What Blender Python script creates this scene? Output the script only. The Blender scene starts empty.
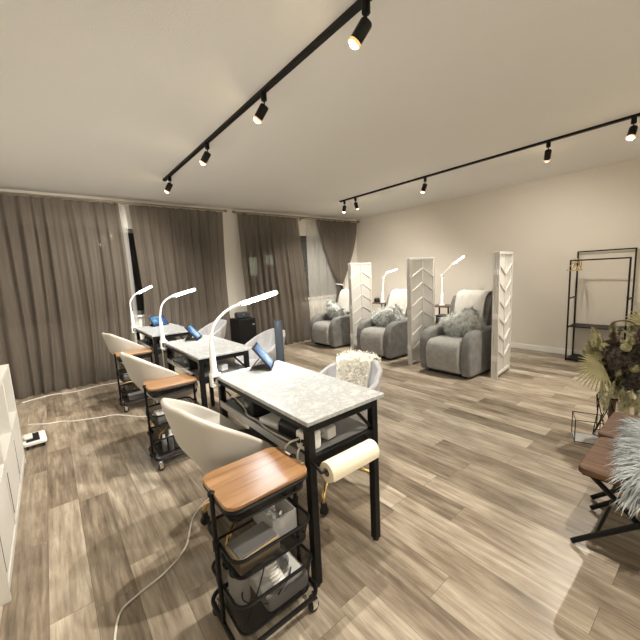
import bpy, bmesh, math, random
from mathutils import Vector as V, Matrix, Euler
rnd = random.Random(7)
PI = math.pi
sc = bpy.context.scene
COL = sc.collection
def R(d): return math.radians(d)

# ------------------------------------------------------------------ materials
def mat(name, col, rough=.5, metal=0, spec=.5, sheen=0, alpha=1, bump=None, emit=None, es=0, trans=0, var=None, coat=0):
    m = bpy.data.materials.new(name); m.use_nodes = True
    nt = m.node_tree; b = nt.nodes['Principled BSDF']
    b.inputs['Base Color'].default_value = (*col, 1)
    b.inputs['Roughness'].default_value = rough
    b.inputs['Metallic'].default_value = metal
    b.inputs['Specular IOR Level'].default_value = spec
    if sheen:
        b.inputs['Sheen Weight'].default_value = sheen; b.inputs['Sheen Roughness'].default_value = .4
    if coat: b.inputs['Coat Weight'].default_value = coat
    if alpha < 1: b.inputs['Alpha'].default_value = alpha
    if trans: b.inputs['Transmission Weight'].default_value = trans
    if emit:
        b.inputs['Emission Color'].default_value = (*emit, 1); b.inputs['Emission Strength'].default_value = es
    tc = nt.nodes.new('ShaderNodeTexCoord')
    if var:     # (scale, second colour, stretch)
        n = nt.nodes.new('ShaderNodeTexNoise'); n.inputs['Scale'].default_value = var[0]; n.inputs['Detail'].default_value = 6
        mp = nt.nodes.new('ShaderNodeMapping'); mp.inputs['Scale'].default_value = var[2] if len(var) > 2 else (1, 1, 1)
        r = nt.nodes.new('ShaderNodeValToRGB')
        r.color_ramp.elements[0].position = .35; r.color_ramp.elements[1].position = .65
        r.color_ramp.elements[0].color = (*col, 1); r.color_ramp.elements[1].color = (*var[1], 1)
        nt.links.new(tc.outputs['Object'], mp.inputs[0]); nt.links.new(mp.outputs[0], n.inputs['Vector'])
        nt.links.new(n.outputs['Fac'], r.inputs[0]); nt.links.new(r.outputs[0], b.inputs['Base Color'])
    if bump:    # (scale, strength)
        n = nt.nodes.new('ShaderNodeTexNoise'); n.inputs['Scale'].default_value = bump[0]; n.inputs['Detail'].default_value = 4
        bp = nt.nodes.new('ShaderNodeBump'); bp.inputs['Strength'].default_value = bump[1]; bp.inputs['Distance'].default_value = .01
        nt.links.new(tc.outputs['Object'], n.inputs['Vector']); nt.links.new(n.outputs['Fac'], bp.inputs['Height'])
        nt.links.new(bp.outputs[0], b.inputs['Normal'])
    return m

def floor_mat():
    m = bpy.data.materials.new('vinyl_planks'); m.use_nodes = True
    nt = m.node_tree; b = nt.nodes['Principled BSDF']; L = nt.links.new
    def N(t): return nt.nodes.new(t)
    def M(op, a, c=None):
        n = N('ShaderNodeMath'); n.operation = op
        for i, x in enumerate((a, c)):
            if x is None: continue
            if isinstance(x, (int, float)): n.inputs[i].default_value = x
            else: L(x, n.inputs[i])
        return n.outputs[0]
    tc = N('ShaderNodeTexCoord'); sp = N('ShaderNodeSeparateXYZ'); L(tc.outputs['Object'], sp.inputs[0])
    W, Ln = .155, .92
    xs = M('DIVIDE', sp.outputs[0], W); row = M('FLOOR', xs); fx = M('FRACT', xs)
    w1 = N('ShaderNodeTexWhiteNoise'); w1.noise_dimensions = '1D'; L(row, w1.inputs['W'])
    ys = M('ADD', M('DIVIDE', sp.outputs[1], Ln), M('MULTIPLY', w1.outputs[0], 7.3)); colm = M('FLOOR', ys); fy = M('FRACT', ys)
    cb = N('ShaderNodeCombineXYZ'); L(row, cb.inputs[0]); L(colm, cb.inputs[1])
    w2 = N('ShaderNodeTexWhiteNoise'); w2.noise_dimensions = '2D'; L(cb.outputs[0], w2.inputs['Vector'])
    # grain along the plank
    cg = N('ShaderNodeCombineXYZ'); L(M('MULTIPLY', sp.outputs[0], 42), cg.inputs[0]); L(M('MULTIPLY', sp.outputs[1], 3.2), cg.inputs[1]); L(M('MULTIPLY', w2.outputs[0], 31), cg.inputs[2])
    g = N('ShaderNodeTexNoise'); g.inputs['Scale'].default_value = 1; g.inputs['Detail'].default_value = 7; g.inputs['Roughness'].default_value = .65; g.inputs['Distortion'].default_value = .35
    L(cg.outputs[0], g.inputs['Vector'])
    cg2 = N('ShaderNodeCombineXYZ'); L(M('MULTIPLY', sp.outputs[0], 9), cg2.inputs[0]); L(M('MULTIPLY', sp.outputs[1], 3.5), cg2.inputs[1]); L(M('MULTIPLY', w2.outputs[0], 17), cg2.inputs[2])
    g2 = N('ShaderNodeTexNoise'); g2.inputs['Scale'].default_value = 1; g2.inputs['Detail'].default_value = 5; L(cg2.outputs[0], g2.inputs['Vector'])
    t = M('ADD', M('MULTIPLY', w2.outputs[0], .38), M('ADD', M('MULTIPLY', g.outputs[0], 1.05), M('MULTIPLY', g2.outputs[0], .75)))
    t = M('SUBTRACT', t, .58)
    r = N('ShaderNodeValToRGB'); L(t, r.inputs[0])
    e = r.color_ramp.elements
    e[0].position = .12; e[0].color = FLOORC[0]; e[1].position = .92; e[1].color = FLOORC[3]
    x = e.new(.4); x.color = FLOORC[1]; x = e.new(.62); x.color = FLOORC[2]
    edge = M('MINIMUM', M('MINIMUM', fx, M('SUBTRACT', 1, fx)), M('MULTIPLY', M('MINIMUM', fy, M('SUBTRACT', 1, fy)), Ln / W))
    gap = M('GREATER_THAN', edge, .006)
    mx = N('ShaderNodeMix'); mx.data_type = 'RGBA'; L(gap, mx.inputs['Factor'])
    mx.inputs['A'].default_value = (.13, .105, .08, 1); L(r.outputs[0], mx.inputs['B'])
    L(mx.outputs['Result'], b.inputs['Base Color'])
    rg = M('ADD', M('MULTIPLY', g.outputs[0], .22), .27); L(rg, b.inputs['Roughness'])
    bp = N('ShaderNodeBump'); bp.inputs['Strength'].default_value = .12; bp.inputs['Distance'].default_value = .004; L(g.outputs[0], bp.inputs['Height']); L(bp.outputs[0], b.inputs['Normal'])
    return m
FLOORC = [(.10, .078, .056, 1), (.235, .19, .14, 1), (.37, .315, .245, 1), (.60, .54, .445, 1)]

def marble_mat():
    m = bpy.data.materials.new('white_marble'); m.use_nodes = True
    nt = m.node_tree; b = nt.nodes['Principled BSDF']; L = nt.links.new
    tc = nt.nodes.new('ShaderNodeTexCoord')
    n = nt.nodes.new('ShaderNodeTexNoise'); n.inputs['Scale'].default_value = 13; n.inputs['Detail'].default_value = 10; n.inputs['Roughness'].default_value = .78; n.inputs['Distortion'].default_value = .5
    r = nt.nodes.new('ShaderNodeValToRGB'); e = r.color_ramp.elements
    e[0].position = .3; e[0].color = (.46, .475, .475, 1); e[1].position = .64; e[1].color = (.42, .435, .435, 1)
    x = e.new(.42); x.color = (.42, .432, .432, 1); x = e.new(.49); x.color = (.30, .312, .315, 1); x = e.new(.55); x.color = (.40, .412, .412, 1)
    L(tc.outputs['Object'], n.inputs['Vector']); L(n.outputs['Fac'], r.inputs[0]); L(r.outputs[0], b.inputs['Base Color'])
    b.inputs['Roughness'].default_value = .22
    return m

def wood_mat(name, a, c, axis, rough=.35):
    m = bpy.data.materials.new(name); m.use_nodes = True
    nt = m.node_tree; b = nt.nodes['Principled BSDF']; L = nt.links.new
    tc = nt.nodes.new('ShaderNodeTexCoord'); mp = nt.nodes.new('ShaderNodeMapping')
    s = [38, 38, 38]; s[axis] = 2.5; mp.inputs['Scale'].default_value = s
    n = nt.nodes.new('ShaderNodeTexNoise'); n.inputs['Scale'].default_value = 1; n.inputs['Detail'].default_value = 6; n.inputs['Distortion'].default_value = 1.0
    r = nt.nodes.new('ShaderNodeValToRGB'); r.color_ramp.elements[0].position = .33; r.color_ramp.elements[1].position = .68
    r.color_ramp.elements[0].color = (*a, 1); r.color_ramp.elements[1].color = (*c, 1)
    L(tc.outputs['Object'], mp.inputs[0]); L(mp.outputs[0], n.inputs['Vector']); L(n.outputs['Fac'], r.inputs[0]); L(r.outputs[0], b.inputs['Base Color'])
    b.inputs['Roughness'].default_value = rough
    return m

def cloth_mat(name, col, alpha, col2=None, trl=.45):
    """woven curtain cloth: lets light through and is slightly see-through"""
    m = bpy.data.materials.new(name); m.use_nodes = True
    nt = m.node_tree; L = nt.links.new
    for n in list(nt.nodes): nt.nodes.remove(n)
    o = nt.nodes.new('ShaderNodeOutputMaterial')
    d = nt.nodes.new('ShaderNodeBsdfDiffuse'); t = nt.nodes.new('ShaderNodeBsdfTranslucent'); tr = nt.nodes.new('ShaderNodeBsdfTransparent')
    m1 = nt.nodes.new('ShaderNodeMixShader'); m2 = nt.nodes.new('ShaderNodeMixShader')
    tc = nt.nodes.new('ShaderNodeTexCoord'); mp = nt.nodes.new('ShaderNodeMapping'); mp.inputs['Scale'].default_value = (60, 60, 3)
    n = nt.nodes.new('ShaderNodeTexNoise'); n.inputs['Scale'].default_value = 1; n.inputs['Detail'].default_value = 3
    r = nt.nodes.new('ShaderNodeValToRGB')
    c2 = col2 or tuple(min(1, x * 1.15) for x in col)
    r.color_ramp.elements[0].color = (*col, 1); r.color_ramp.elements[1].color = (*c2, 1)
    L(tc.outputs['Object'], mp.inputs[0]); L(mp.outputs[0], n.inputs['Vector']); L(n.outputs['Fac'], r.inputs[0])
    L(r.outputs[0], d.inputs['Color']); L(r.outputs[0], t.inputs['Color'])
    m1.inputs[0].default_value = trl; L(d.outputs[0], m1.inputs[1]); L(t.outputs[0], m1.inputs[2])
    m2.inputs[0].default_value = alpha; L(tr.outputs[0], m2.inputs[1]); L(m1.outputs[0], m2.inputs[2]); L(m2.outputs[0], o.inputs[0])
    return m

def glass_mat():
    m = bpy.data.materials.new('window_glass'); m.use_nodes = True
    nt = m.node_tree; L = nt.links.new
    for n in list(nt.nodes): nt.nodes.remove(n)
    o = nt.nodes.new('ShaderNodeOutputMaterial'); g = nt.nodes.new('ShaderNodeBsdfGlossy'); t = nt.nodes.new('ShaderNodeBsdfTransparent'); x = nt.nodes.new('ShaderNodeMixShader'); f = nt.nodes.new('ShaderNodeFresnel')
    f.inputs['IOR'].default_value = 1.6; g.inputs['Roughness'].default_value = .01; t.inputs[0].default_value = (.85, .87, .88, 1)
    L(f.outputs[0], x.inputs[0]); L(t.outputs[0], x.inputs[1]); L(g.outputs[0], x.inputs[2]); L(x.outputs[0], o.inputs[0])
    return m

def screen_mat():
    m = bpy.data.materials.new('tablet_screen'); m.use_nodes = True
    nt = m.node_tree; b = nt.nodes['Principled BSDF']; L = nt.links.new
    tc = nt.nodes.new('ShaderNodeTexCoord')
    n = nt.nodes.new('ShaderNodeTexNoise'); n.inputs['Scale'].default_value = 9; n.inputs['Detail'].default_value = 3
    r = nt.nodes.new('ShaderNodeValToRGB'); e = r.color_ramp.elements
    e[0].position = .3; e[0].color = (.008, .02, .09, 1); e[1].position = .72; e[1].color = (.75, .85, .95, 1)
    x = e.new(.45); x.color = (.03, .12, .40, 1); x = e.new(.58); x.color = (.12, .34, .52, 1)
    L(tc.outputs['Object'], n.inputs['Vector']); L(n.outputs['Fac'], r.inputs[0]); L(r.outputs[0], b.inputs['Emission Color'])
    b.inputs['Emission Strength'].default_value = .45; b.inputs['Base Color'].default_value = (.01, .01, .012, 1); b.inputs['Roughness'].default_value = .12
    return m

MT = dict(
    floor=floor_mat(), marble=marble_mat(),
    wall=mat('painted_wall', (.66, .62, .555), .85, bump=(90, .06), spec=.2),
    backwall=mat('painted_back_wall', (.78, .76, .71), .85, bump=(90, .06), spec=.2),
    ceiling=mat('ceiling_paint', (.78, .775, .755), .9, bump=(140, .35), spec=.15),
    trim=mat('white_trim', (.78, .77, .74), .45),
    frame=mat('window_frame', (.05, .05, .05), .4),
    glass=glass_mat(),
    curtain=cloth_mat('taupe_voile', (.130, .111, .092), .87, (.192, .166, .140), .35),
    sheer=cloth_mat('white_sheer', (.72, .71, .68), .48),
    rod=mat('brushed_bronze', (.30, .26, .19), .35, metal=.8),
    black=mat('black_metal', (.005, .005, .0055), .45, spec=.25),
    blackp=mat('black_plastic', (.009, .009, .010), .5, spec=.3),
    wire=mat('black_mesh', (.008, .008, .009), .6, alpha=.68, spec=.2),
    greymesh=mat('grey_perforated_shelf', (.20, .20, .20), .5, metal=.3),
    silver=mat('silver_edge', (.5, .5, .5), .35, metal=.7),
    white=mat('white_plastic', (.80, .80, .79), .35),
    lampwhite=mat('lamp_white', (.82, .83, .83), .3),
    led=mat('led_diffuser', (.9, .95, 1), .5, emit=(.86, .94, 1.0), es=80),
    led2=mat('led_diffuser_dim', (.9, .95, 1), .5, emit=(.88, .95, 1.0), es=24),
    ledside=mat('led_side_glow', (.9, .95, 1), .5, emit=(.90, .96, 1.0), es=5),
    warmglow=mat('painted_halo_glow', (.3, .2, .1), .5, emit=(1, .52, .18), es=.45),  # emissive colour standing in for the halo around a lit spotlight
    bulb=mat('warm_bulb', (1, .9, .7), .5, emit=(1, .80, .48), es=45),
    deadbulb=mat('unlit_bulb', (.03, .03, .03), .3),
    leather=mat('white_leatherette', (.47, .45, .41), .42, bump=(160, .08)),
    velvetl=mat('light_grey_velvet', (.30, .30, .31), .7, sheen=.2, var=(9, (.36, .36, .37))),
    cushion=mat('black_seat_cushion', (.03, .03, .032), .7),
    gold=mat('polished_gold', (.86, .64, .30), .2, metal=1),
    chrome=mat('chrome', (.75, .75, .75), .15, metal=1),
    rubber=mat('black_rubber', (.012, .012, .012), .6),
    cartwood=wood_mat('walnut_cart_top', (.19, .095, .042), (.37, .21, .10), 0, .3),
    stoolwood=wood_mat('rustic_brown_wood', (.045, .018, .005), (.13, .058, .018), 1, .7),
    darkwood=mat('dark_brown_board', (.09, .05, .03), .5, var=(20, (.13, .075, .045))),
    screen=screen_mat(),
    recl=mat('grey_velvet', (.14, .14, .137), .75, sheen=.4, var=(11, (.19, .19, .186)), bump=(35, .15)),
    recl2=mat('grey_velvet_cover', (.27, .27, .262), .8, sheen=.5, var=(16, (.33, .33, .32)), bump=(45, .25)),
    towel=mat('white_towel', (.64, .63, .60), .9, sheen=.2, bump=(60, .3)),
    fur1=mat('grey_green_fur', (.40, .43, .42), .8, var=(14, (.84, .87, .86))),
    fur2=mat('grey_stool_fur', (.30, .33, .345), .8, var=(9, (.52, .555, .565))),
    wool=mat('cream_wool', (.62, .59, .51), .9, var=(25, (.72, .69, .61))),
    paper=mat('paper_towel', (.80, .735, .58), .85, bump=(120, .15)),
    divider=mat('white_painted_screen', (.68, .67, .645), .45),
    shelfw=mat('white_laminate', (.62, .605, .57), .45),
    shelfi=mat('shelf_back_panel', (.72, .66, .58), .6),
    slate=mat('slate_grey', (.038, .047, .06), .4),
    kraft=mat('beige_card', (.55, .43, .27), .7),
    clear=mat('frosted_plastic', (.62, .62, .62), .3, alpha=.45),
    cordw=mat('white_cord', (.75, .73, .68), .5),
    cordb=mat('black_cord', (.015, .015, .015), .5),
    palm=mat('dried_palm', (.56, .53, .30), .7, var=(14, (.72, .69, .46))),
    plume=mat('dried_plume', (.38, .365, .22), .85, var=(14, (.60, .57, .38))),
    mauve=mat('mauve_plume', (.17, .12, .10), .85, var=(20, (.33, .25, .21))),
    flower=mat('dried_hydrangea', (.06, .048, .042), .8, var=(30, (.17, .14, .12))),
    leaf=mat('dark_dried_leaf', (.06, .06, .03), .6, var=(12, (.21, .20, .10))),
    twig=mat('brown_twig', (.13, .085, .045), .7),
)

# ------------------------------------------------------------------ mesh helpers
class MB:
    def __init__(s): s.v = []; s.f = []
    def add(s, vs, fs):
        o = len(s.v); s.v += [tuple(v) for v in vs]; s.f += [tuple(i + o for i in f) for f in fs]; return s
    def box(s, c, d, m=None):
        x, y, z = d[0] / 2, d[1] / 2, d[2] / 2
        vs = [V((a * x, b * y, e * z)) for e in (-1, 1) for a, b in ((-1, -1), (1, -1), (1, 1), (-1, 1))]
        vs = [(m @ v if m else v) + V(c) for v in vs]
        return s.add(vs, [(3, 2, 1, 0), (4, 5, 6, 7), (0, 1, 5, 4), (1, 2, 6, 5), (2, 3, 7, 6), (3, 0, 4, 7)])
    def bb(s, x0, x1, y0, y1, z0, z1):
        return s.box(((x0 + x1) / 2, (y0 + y1) / 2, (z0 + z1) / 2), (x1 - x0, y1 - y0, z1 - z0))
    def tube(s, pts, r, n=10, closed=False):
        pts = [V(p) for p in pts]; k = len(pts)
        rr = r if isinstance(r, (list, tuple)) else [r] * k
        vs = []; fs = []; up = None
        for i, p in enumerate(pts):
            if closed: t = pts[(i + 1) % k] - pts[i - 1]
            else: t = pts[min(i + 1, k - 1)] - pts[max(i - 1, 0)]
            t.normalize()
            if up is None: up = t.orthogonal().normalized()
            else:
                up = up - t * up.dot(t)
                up = up.normalized() if up.length > 1e-6 else t.orthogonal().normalized()
            sd = t.cross(up)
            for j in range(n):
                a = 2 * PI * j / n
                vs.append(p + (up * math.cos(a) + sd * math.sin(a)) * rr[i])
        m = k if closed else k - 1
        for i in range(m):
            for j in range(n):
                a, b = i * n, ((i + 1) % k) * n
                fs.append((a + j, a + (j + 1) % n, b + (j + 1) % n, b + j))
        if not closed:
            fs.append(tuple(range(n))[::-1]); fs.append(tuple((k - 1) * n + j for j in range(n)))
        return s.add(vs, fs)
    def bar(s, a, b, w, h=None):      # square section bar
        a, b = V(a), V(b); h = h or w; t = (b - a); L = t.length; t.normalize()
        sd = t.cross(V((0, 0, 1)))
        if sd.length < 1e-4: sd = V((1, 0, 0))
        sd.normalize(); up = sd.cross(t)
        m = Matrix((sd, t, up)).transposed()
        return s.box((a + b) / 2, (w, L, h), m)
    def lathe(s, prof, n=24, c=(0, 0, 0), m=None):
        vs = []; fs = []; k = len(prof)
        for r, z in prof:
            for j in range(n):
                a = 2 * PI * j / n; v = V((max(r, 1e-4) * math.cos(a), max(r, 1e-4) * math.sin(a), z))
                vs.append((m @ v if m else v) + V(c))
        for i in range(k - 1):
            for j in range(n):
                fs.append((i * n + j, i * n + (j + 1) % n, (i + 1) * n + (j + 1) % n, (i + 1) * n + j))
        fs.append(tuple(range(n))[::-1]); fs.append(tuple((k - 1) * n + j for j in range(n)))
        return s.add(vs, fs)
    def prism(s, poly, d0, d1, axis='y'):   # polygon in the other two axes, extruded along axis
        n = len(poly)
        def P(a, b, d): return {'y': (a, d, b), 'x': (d, a, b), 'z': (a, b, d)}[axis]
        vs = [P(a, b, d0) for a, b in poly] + [P(a, b, d1) for a, b in poly]
        fs = [tuple(range(n)), tuple(range(2 * n - 1, n - 1, -1))] + [(i, i + n, (i + 1) % n + n, (i + 1) % n) for i in range(n)]
        return s.add(vs, fs)
    def grid(s, fn, nu, nv, wrap=False):
        vs = [fn(i / (nu if wrap else nu - 1), j / (nv - 1)) for j in range(nv) for i in range(nu)]
        fs = []
        for j in range(nv - 1):
            for i in range(nu if wrap else nu - 1):
                fs.append((j * nu + i, j * nu + (i + 1) % nu, (j + 1) * nu + (i + 1) % nu, (j + 1) * nu + i))
        return s.add(vs, fs)
    def strand(s, p, d, L, w, droop=0, curl=0, seg=3, rn=rnd):
        d = V(d).normalized(); p = V(p)
        sd = d.orthogonal().normalized(); sd.rotate(Matrix.Rotation(rn.random() * 6.28, 3, d))
        vs = []; q = p.copy(); dd = d.copy()
        for i in range(seg + 1):
            ww = w * (1 - i / seg) + w * .08
            vs += [q - sd * ww, q + sd * ww]
            dd = (dd + V((0, 0, -droop)) + sd.cross(d) * curl * .5 + V((rn.uniform(-1, 1), rn.uniform(-1, 1), rn.uniform(-1, 1))) * curl * .3).normalized()
            q = q + dd * L / seg
        return s.add(vs, [(2 * i, 2 * i + 1, 2 * i + 3, 2 * i + 2) for i in range(seg)])
    def build(s, name, m, parent=None, smooth=True, bevel=0, bseg=2, solid=0, sub=0, angle=38, fix=True):
        me = bpy.data.meshes.new(name); me.from_pydata(s.v, [], s.f)
        if fix:
            bm = bmesh.new(); bm.from_mesh(me); bmesh.ops.recalc_face_normals(bm, faces=bm.faces); bm.to_mesh(me); bm.free()
        me.materials.append(MT[m] if isinstance(m, str) else m)
        if smooth:
            for p in me.polygons: p.use_smooth = True
            me.set_sharp_from_angle(angle=R(angle))
        o = bpy.data.objects.new(name, me); COL.objects.link(o)
        if parent: o.parent = parent
        if solid:
            x = o.modifiers.new('solid', 'SOLIDIFY'); x.thickness = solid; x.offset = 0
        if bevel:
            x = o.modifiers.new('bevel', 'BEVEL'); x.width = bevel; x.segments = bseg; x.limit_method = 'ANGLE'; x.angle_limit = R(35); x.harden_normals = False
        if sub:
            x = o.modifiers.new('sub', 'SUBSURF'); x.levels = sub; x.render_levels = sub
        return o
def tag(o, label, cat, group=None, kind=None):
    o['label'] = label; o['category'] = cat
    if group: o['group'] = group
    if kind: o['kind'] = kind
    return o
def thing(name, label, cat, loc=(0, 0, 0), rz=0, group=None):
    o = bpy.data.objects.new(name, None); COL.objects.link(o); o.location = loc; o.rotation_euler = (0, 0, rz)
    o.empty_display_size = .1
    return tag(o, label, cat, group)
def dup(root, loc, rz=None, label=None):
    r = root.copy(); COL.objects.link(r); r.location = loc
    if rz is not None: r.rotation_euler = (0, 0, rz)
    if label: r['label'] = label
    for ch in list(root.children):
        c = ch.copy(); COL.objects.link(c); c.parent = r
        for g in list(ch.children):
            d = g.copy(); COL.objects.link(d); d.parent = c
    return r
def struct(o): o['kind'] = 'structure'; return o
def plabel(o, l): o['label'] = l; return o
def smoothpts(pts, n=8):
    """Catmull-Rom through points"""
    P = [V(p) for p in pts]; out = []
    for i in range(len(P) - 1):
        a, b, c, d = P[max(i - 1, 0)], P[i], P[i + 1], P[min(i + 2, len(P) - 1)]
        for k in range(n):
            t = k / n
            out.append(.5 * ((2 * b) + (c - a) * t + (2 * a - 5 * b + 4 * c - d) * t * t + (3 * b - a - 3 * c + d) * t ** 3))
    out.append(P[-1]); return out

# ------------------------------------------------------------------ camera
H = 1.363
yaw, pitch, roll = 0.67757752, 0.13615077, -0.04871641
fw = V((math.sin(yaw) * math.cos(pitch), math.cos(yaw) * math.cos(pitch), -math.sin(pitch)))
rt = V((math.cos(yaw), -math.sin(yaw), 0)); up = rt.cross(fw)
r_ = rt * math.cos(roll) + up * math.sin(roll); u_ = -rt * math.sin(roll) + up * math.cos(roll)
cam = bpy.data.cameras.new('camera'); co = bpy.data.objects.new('camera', cam); COL.objects.link(co)
cam.sensor_width = 36; cam.lens = 336.36 / 640 * 36; cam.clip_start = .02
mw = Matrix((r_, u_, -fw)).transposed().to_4x4(); mw.translation = (0, 0, H); co.matrix_world = mw
sc.camera = co

# ------------------------------------------------------------------ room
XL, XR, YF, YB, ZC = -.70, 5.88, -1.6, 5.78, 2.59
struct(MB().bb(XL - .2, XR + .2, YF - .2, YB + .2, -.06, 0).build('floor', 'floor', smooth=False))
struct(MB().bb(XL - .2, XR + .2, YF - .2, YB + .2, ZC, ZC + .08).build('ceiling', 'ceiling', smooth=False))
struct(MB().bb(XR, XR + .12, YF - .2, YB + .2, 0, ZC).build('wall_right', 'wall', smooth=False))
struct(MB().bb(XL - .12, XL, YF - .2, YB + .2, 0, ZC).build('wall_left', 'backwall', smooth=False))
struct(MB().bb(XL, XR, YF - .12, YF, 0, ZC).build('wall_front', 'backwall', smooth=False))
WIN = [(-.45, 2.28), (2.98, 5.35)]; WZ0, WZ1 = .87, 2.17
w = MB(); T = .16
w.bb(XL, XR, YB, YB + T, 0, WZ0); w.bb(XL, XR, YB, YB + T, WZ1, ZC)
for a, b in ((XL, WIN[0][0]), (WIN[0][1], WIN[1][0]), (WIN[1][1], XR)): w.bb(a, b, YB, YB + T, WZ0, WZ1)
struct(w.build('wall_back', 'backwall', smooth=False))
for k, (a, b) in enumerate(WIN):
    root = struct(bpy.data.objects.new('window_%d' % (k + 1), None)); COL.objects.link(root); root.location = ((a + b) / 2, YB, WZ0)
    h = (b - a) / 2; zz = WZ1 - WZ0
    f = MB(); f.bb(-h, h, .03, .09, 0, .06); f.bb(-h, h, .03, .09, zz - .06, zz)
    for x in (-h + .03, -h / 3, h / 3, h - .03): f.bb(x - .03, x + .03, .03, .09, .06, zz - .06)
    f.build('window_frame', 'frame', root, bevel=.004)
    xs = (-h, -h / 3, h / 3, h)
    for i in range(3):
        MB().bb(xs[i] + .03, xs[i + 1] - .03, .055, .063, .06, zz - .06).build('pane', 'glass', root, smooth=False)
    MB().bb(-h - .04, h + .04, -.06, .03, -.03, 0).build('window_sill', 'trim', root, bevel=.004)
struct(MB().bb(XR - .014, XR, YF, YB, 0, .085).build('baseboard_right', 'trim', bevel=.004))
bbm = MB().bb(XL, XR - .014, YB - .014, YB, 0, .085); struct(bbm.build('baseboard_back', 'trim', bevel=.004))
struct(MB().bb(XL, XL + .014, YF, YB - .014, 0, .085).build('baseboard_left', 'trim', bevel=.004))

# ------------------------------------------------------------------ curtains and rods
def curtain(name, label, x0, x1, ztop, zbot, y, nf, amp, seed, m='curtain', edge=None, pinch=None, flare=0):
    rn = random.Random(seed); ph = [rn.random() * 6.28 for _ in range(5)]
    wob = [rn.uniform(-1, 1) for _ in range(40)]
    def fn(u, v):
        z = ztop + (zbot - ztop) * v
        a, b = (edge(v) if edge else (x0, x1))
        uu = u + .012 * math.sin(6.28 * 2 * u + ph[0] + 1.5 * v) + .006 * math.sin(6.28 * 5 * u + ph[1] - 2 * v)
        k = .55 + .75 * v
        s = math.sin(6.28 * nf * uu + ph[2]) + .45 * math.sin(6.28 * nf * 1.9 * uu + ph[3] + v * 1.2) * (1 - .4 * v) + .5 * math.sin(6.28 * nf * .5 * uu + ph[4] + v)
        x = a + (b - a) * u + .012 * math.sin(3 * v + 20 * u) * v
        return V((x, y + amp * k * s * .6 - flare * v * v, z))
    nu = int(max(60, (x1 - x0) * 150))
    o = MB().grid(fn, nu, 48).build(name, m, smooth=True, angle=180, fix=False)
    return tag(o, label, 'curtain', None)
YC = 5.62
rods = []
for a, b, lab in ((XL + .02, 2.56, 'long bronze curtain rod over the wide window behind the desks'), (2.71, 5.80, 'bronze curtain rod over the window behind the recliners, ball end by the corner')):
    root = thing('curtain_rod', lab, 'curtain rod', ((a + b) / 2, YC, 2.51), 0, 'curtain rods along the back wall'); h = (b - a) / 2
    MB().tube([(-h, 0, 0), (h, 0, 0)], .013, 12).build('rod', 'rod', root)
    MB().bb(-h + .03, h - .03, .03, .045, -.026, -.019).build('glide_rail', 'rod', root)
    for s in ((1,) if a < 0 else (-1, 1)):
        if s == 1 and a < 0: MB().lathe([(.008, -.03), (.02, -.02), (.024, 0), (.02, .02), (.006, .03)], 14, (h, 0, 0), Matrix.Rotation(PI / 2, 3, 'Y')).build('finial', 'rod', root)
        else: MB().lathe([(.008, -.03), (.02, -.02), (.024, 0), (.02, .02), (.006, .03)], 14, (s * h, 0, 0), Matrix.Rotation(PI / 2, 3, 'Y')).build('finial', 'rod', root)
    for x in (-h + .25, 0, h - .25):
        MB().bb(x - .012, x + .012, 0, YB - YC, -.012, .012).bb(x - .02, x + .02, YB - YC - .012, YB - YC, -.04, .04).build('bracket', 'rod', root)
G = None
curtain('curtain', 'widest taupe voile curtain, hanging behind the farthest desk and white cubby unit', -.66, 1.02, 2.485, .012, YC - .01, 12, .045, 1,
        edge=lambda v: (-.66, .945 + .035 * math.sin(3 * v) - .06 * v * v), flare=.10)
curtain('curtain', 'taupe voile curtain between the narrow window gap and the plain white column', 1.06, 2.52, 2.485, .012, YC - .01, 11, .042, 2,
        edge=lambda v: (1.08 + .04 * min(1, v * 2) - .16 * max(0, v - .55), 2.50 - .04 * math.sin(3.1 * v)), flare=.08)
curtain('curtain', 'taupe voile curtain straight behind the black cabinet, nearest the white column', 2.76, 4.45, 2.485, .012, YC - .01, 10, .042, 3,
        edge=lambda v: (2.76 + .03 * v, 4.06 + .15 * min(1, v * 1.4)), flare=.08)
curtain('sheer_curtain', 'thin white sheer curtain in front of the window behind the farthest recliner', 4.31, 5.35, 2.475, .02, YC + .055, 9, .022, 4, 'sheer')
curtain('sheer_curtain', 'thin white sheer strip showing in the gap between two long taupe curtains', .84, 1.035, 2.475, .02, YC + .055, 3, .02, 5, 'sheer')
# tied-back drape
rn = random.Random(9); ph4 = [rn.random() * 6 for _ in range(4)]
ZT = 1.10
def drape(u, v):
    z = 2.485 + (.02 - 2.485) * v; vt = (2.485 - ZT) / 2.465
    if v < vt:
        t = v / vt; s = t ** 1.25
        sag = .10 * math.sin(PI * t)
        a = 4.55 + (5.05 - 4.55) * s; b = 5.74 + (5.16 - 5.74) * (t ** 1.9); amp = .045 * (1 - .45 * t)
        z2 = z
    else:
        t = (v - vt) / (1 - vt); a = 5.05 - .10 * min(1, t * 2); b = 5.16 + .22 * min(1, t * 2); amp = .03 + .03 * t
    y = YC - .02 + amp * (.6 * math.sin(6.28 * 8 * u + ph4[0]) + .3 * math.sin(6.28 * 13 * u + ph4[1])) - (.05 * math.exp(-((v - vt) / .12) ** 2))
    return V((a + (b - a) * u, y, z))
root = tag(MB().grid(drape, 170, 70).build('tied_curtain', 'curtain', angle=180, fix=False), 'taupe drape gathered with a tieback, in the corner by the right wall', 'curtain')
MB().tube(smoothpts([(5.03, YC - .06, ZT + .02), (5.09, YC - .135, ZT), (5.18, YC - .06, ZT - .02), (5.17, YC + .03, ZT), (5.05, YC + .03, ZT + .01), (5.03, YC - .06, ZT + .02)], 6), .014, 8).build('tieback', 'towel', root)

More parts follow.
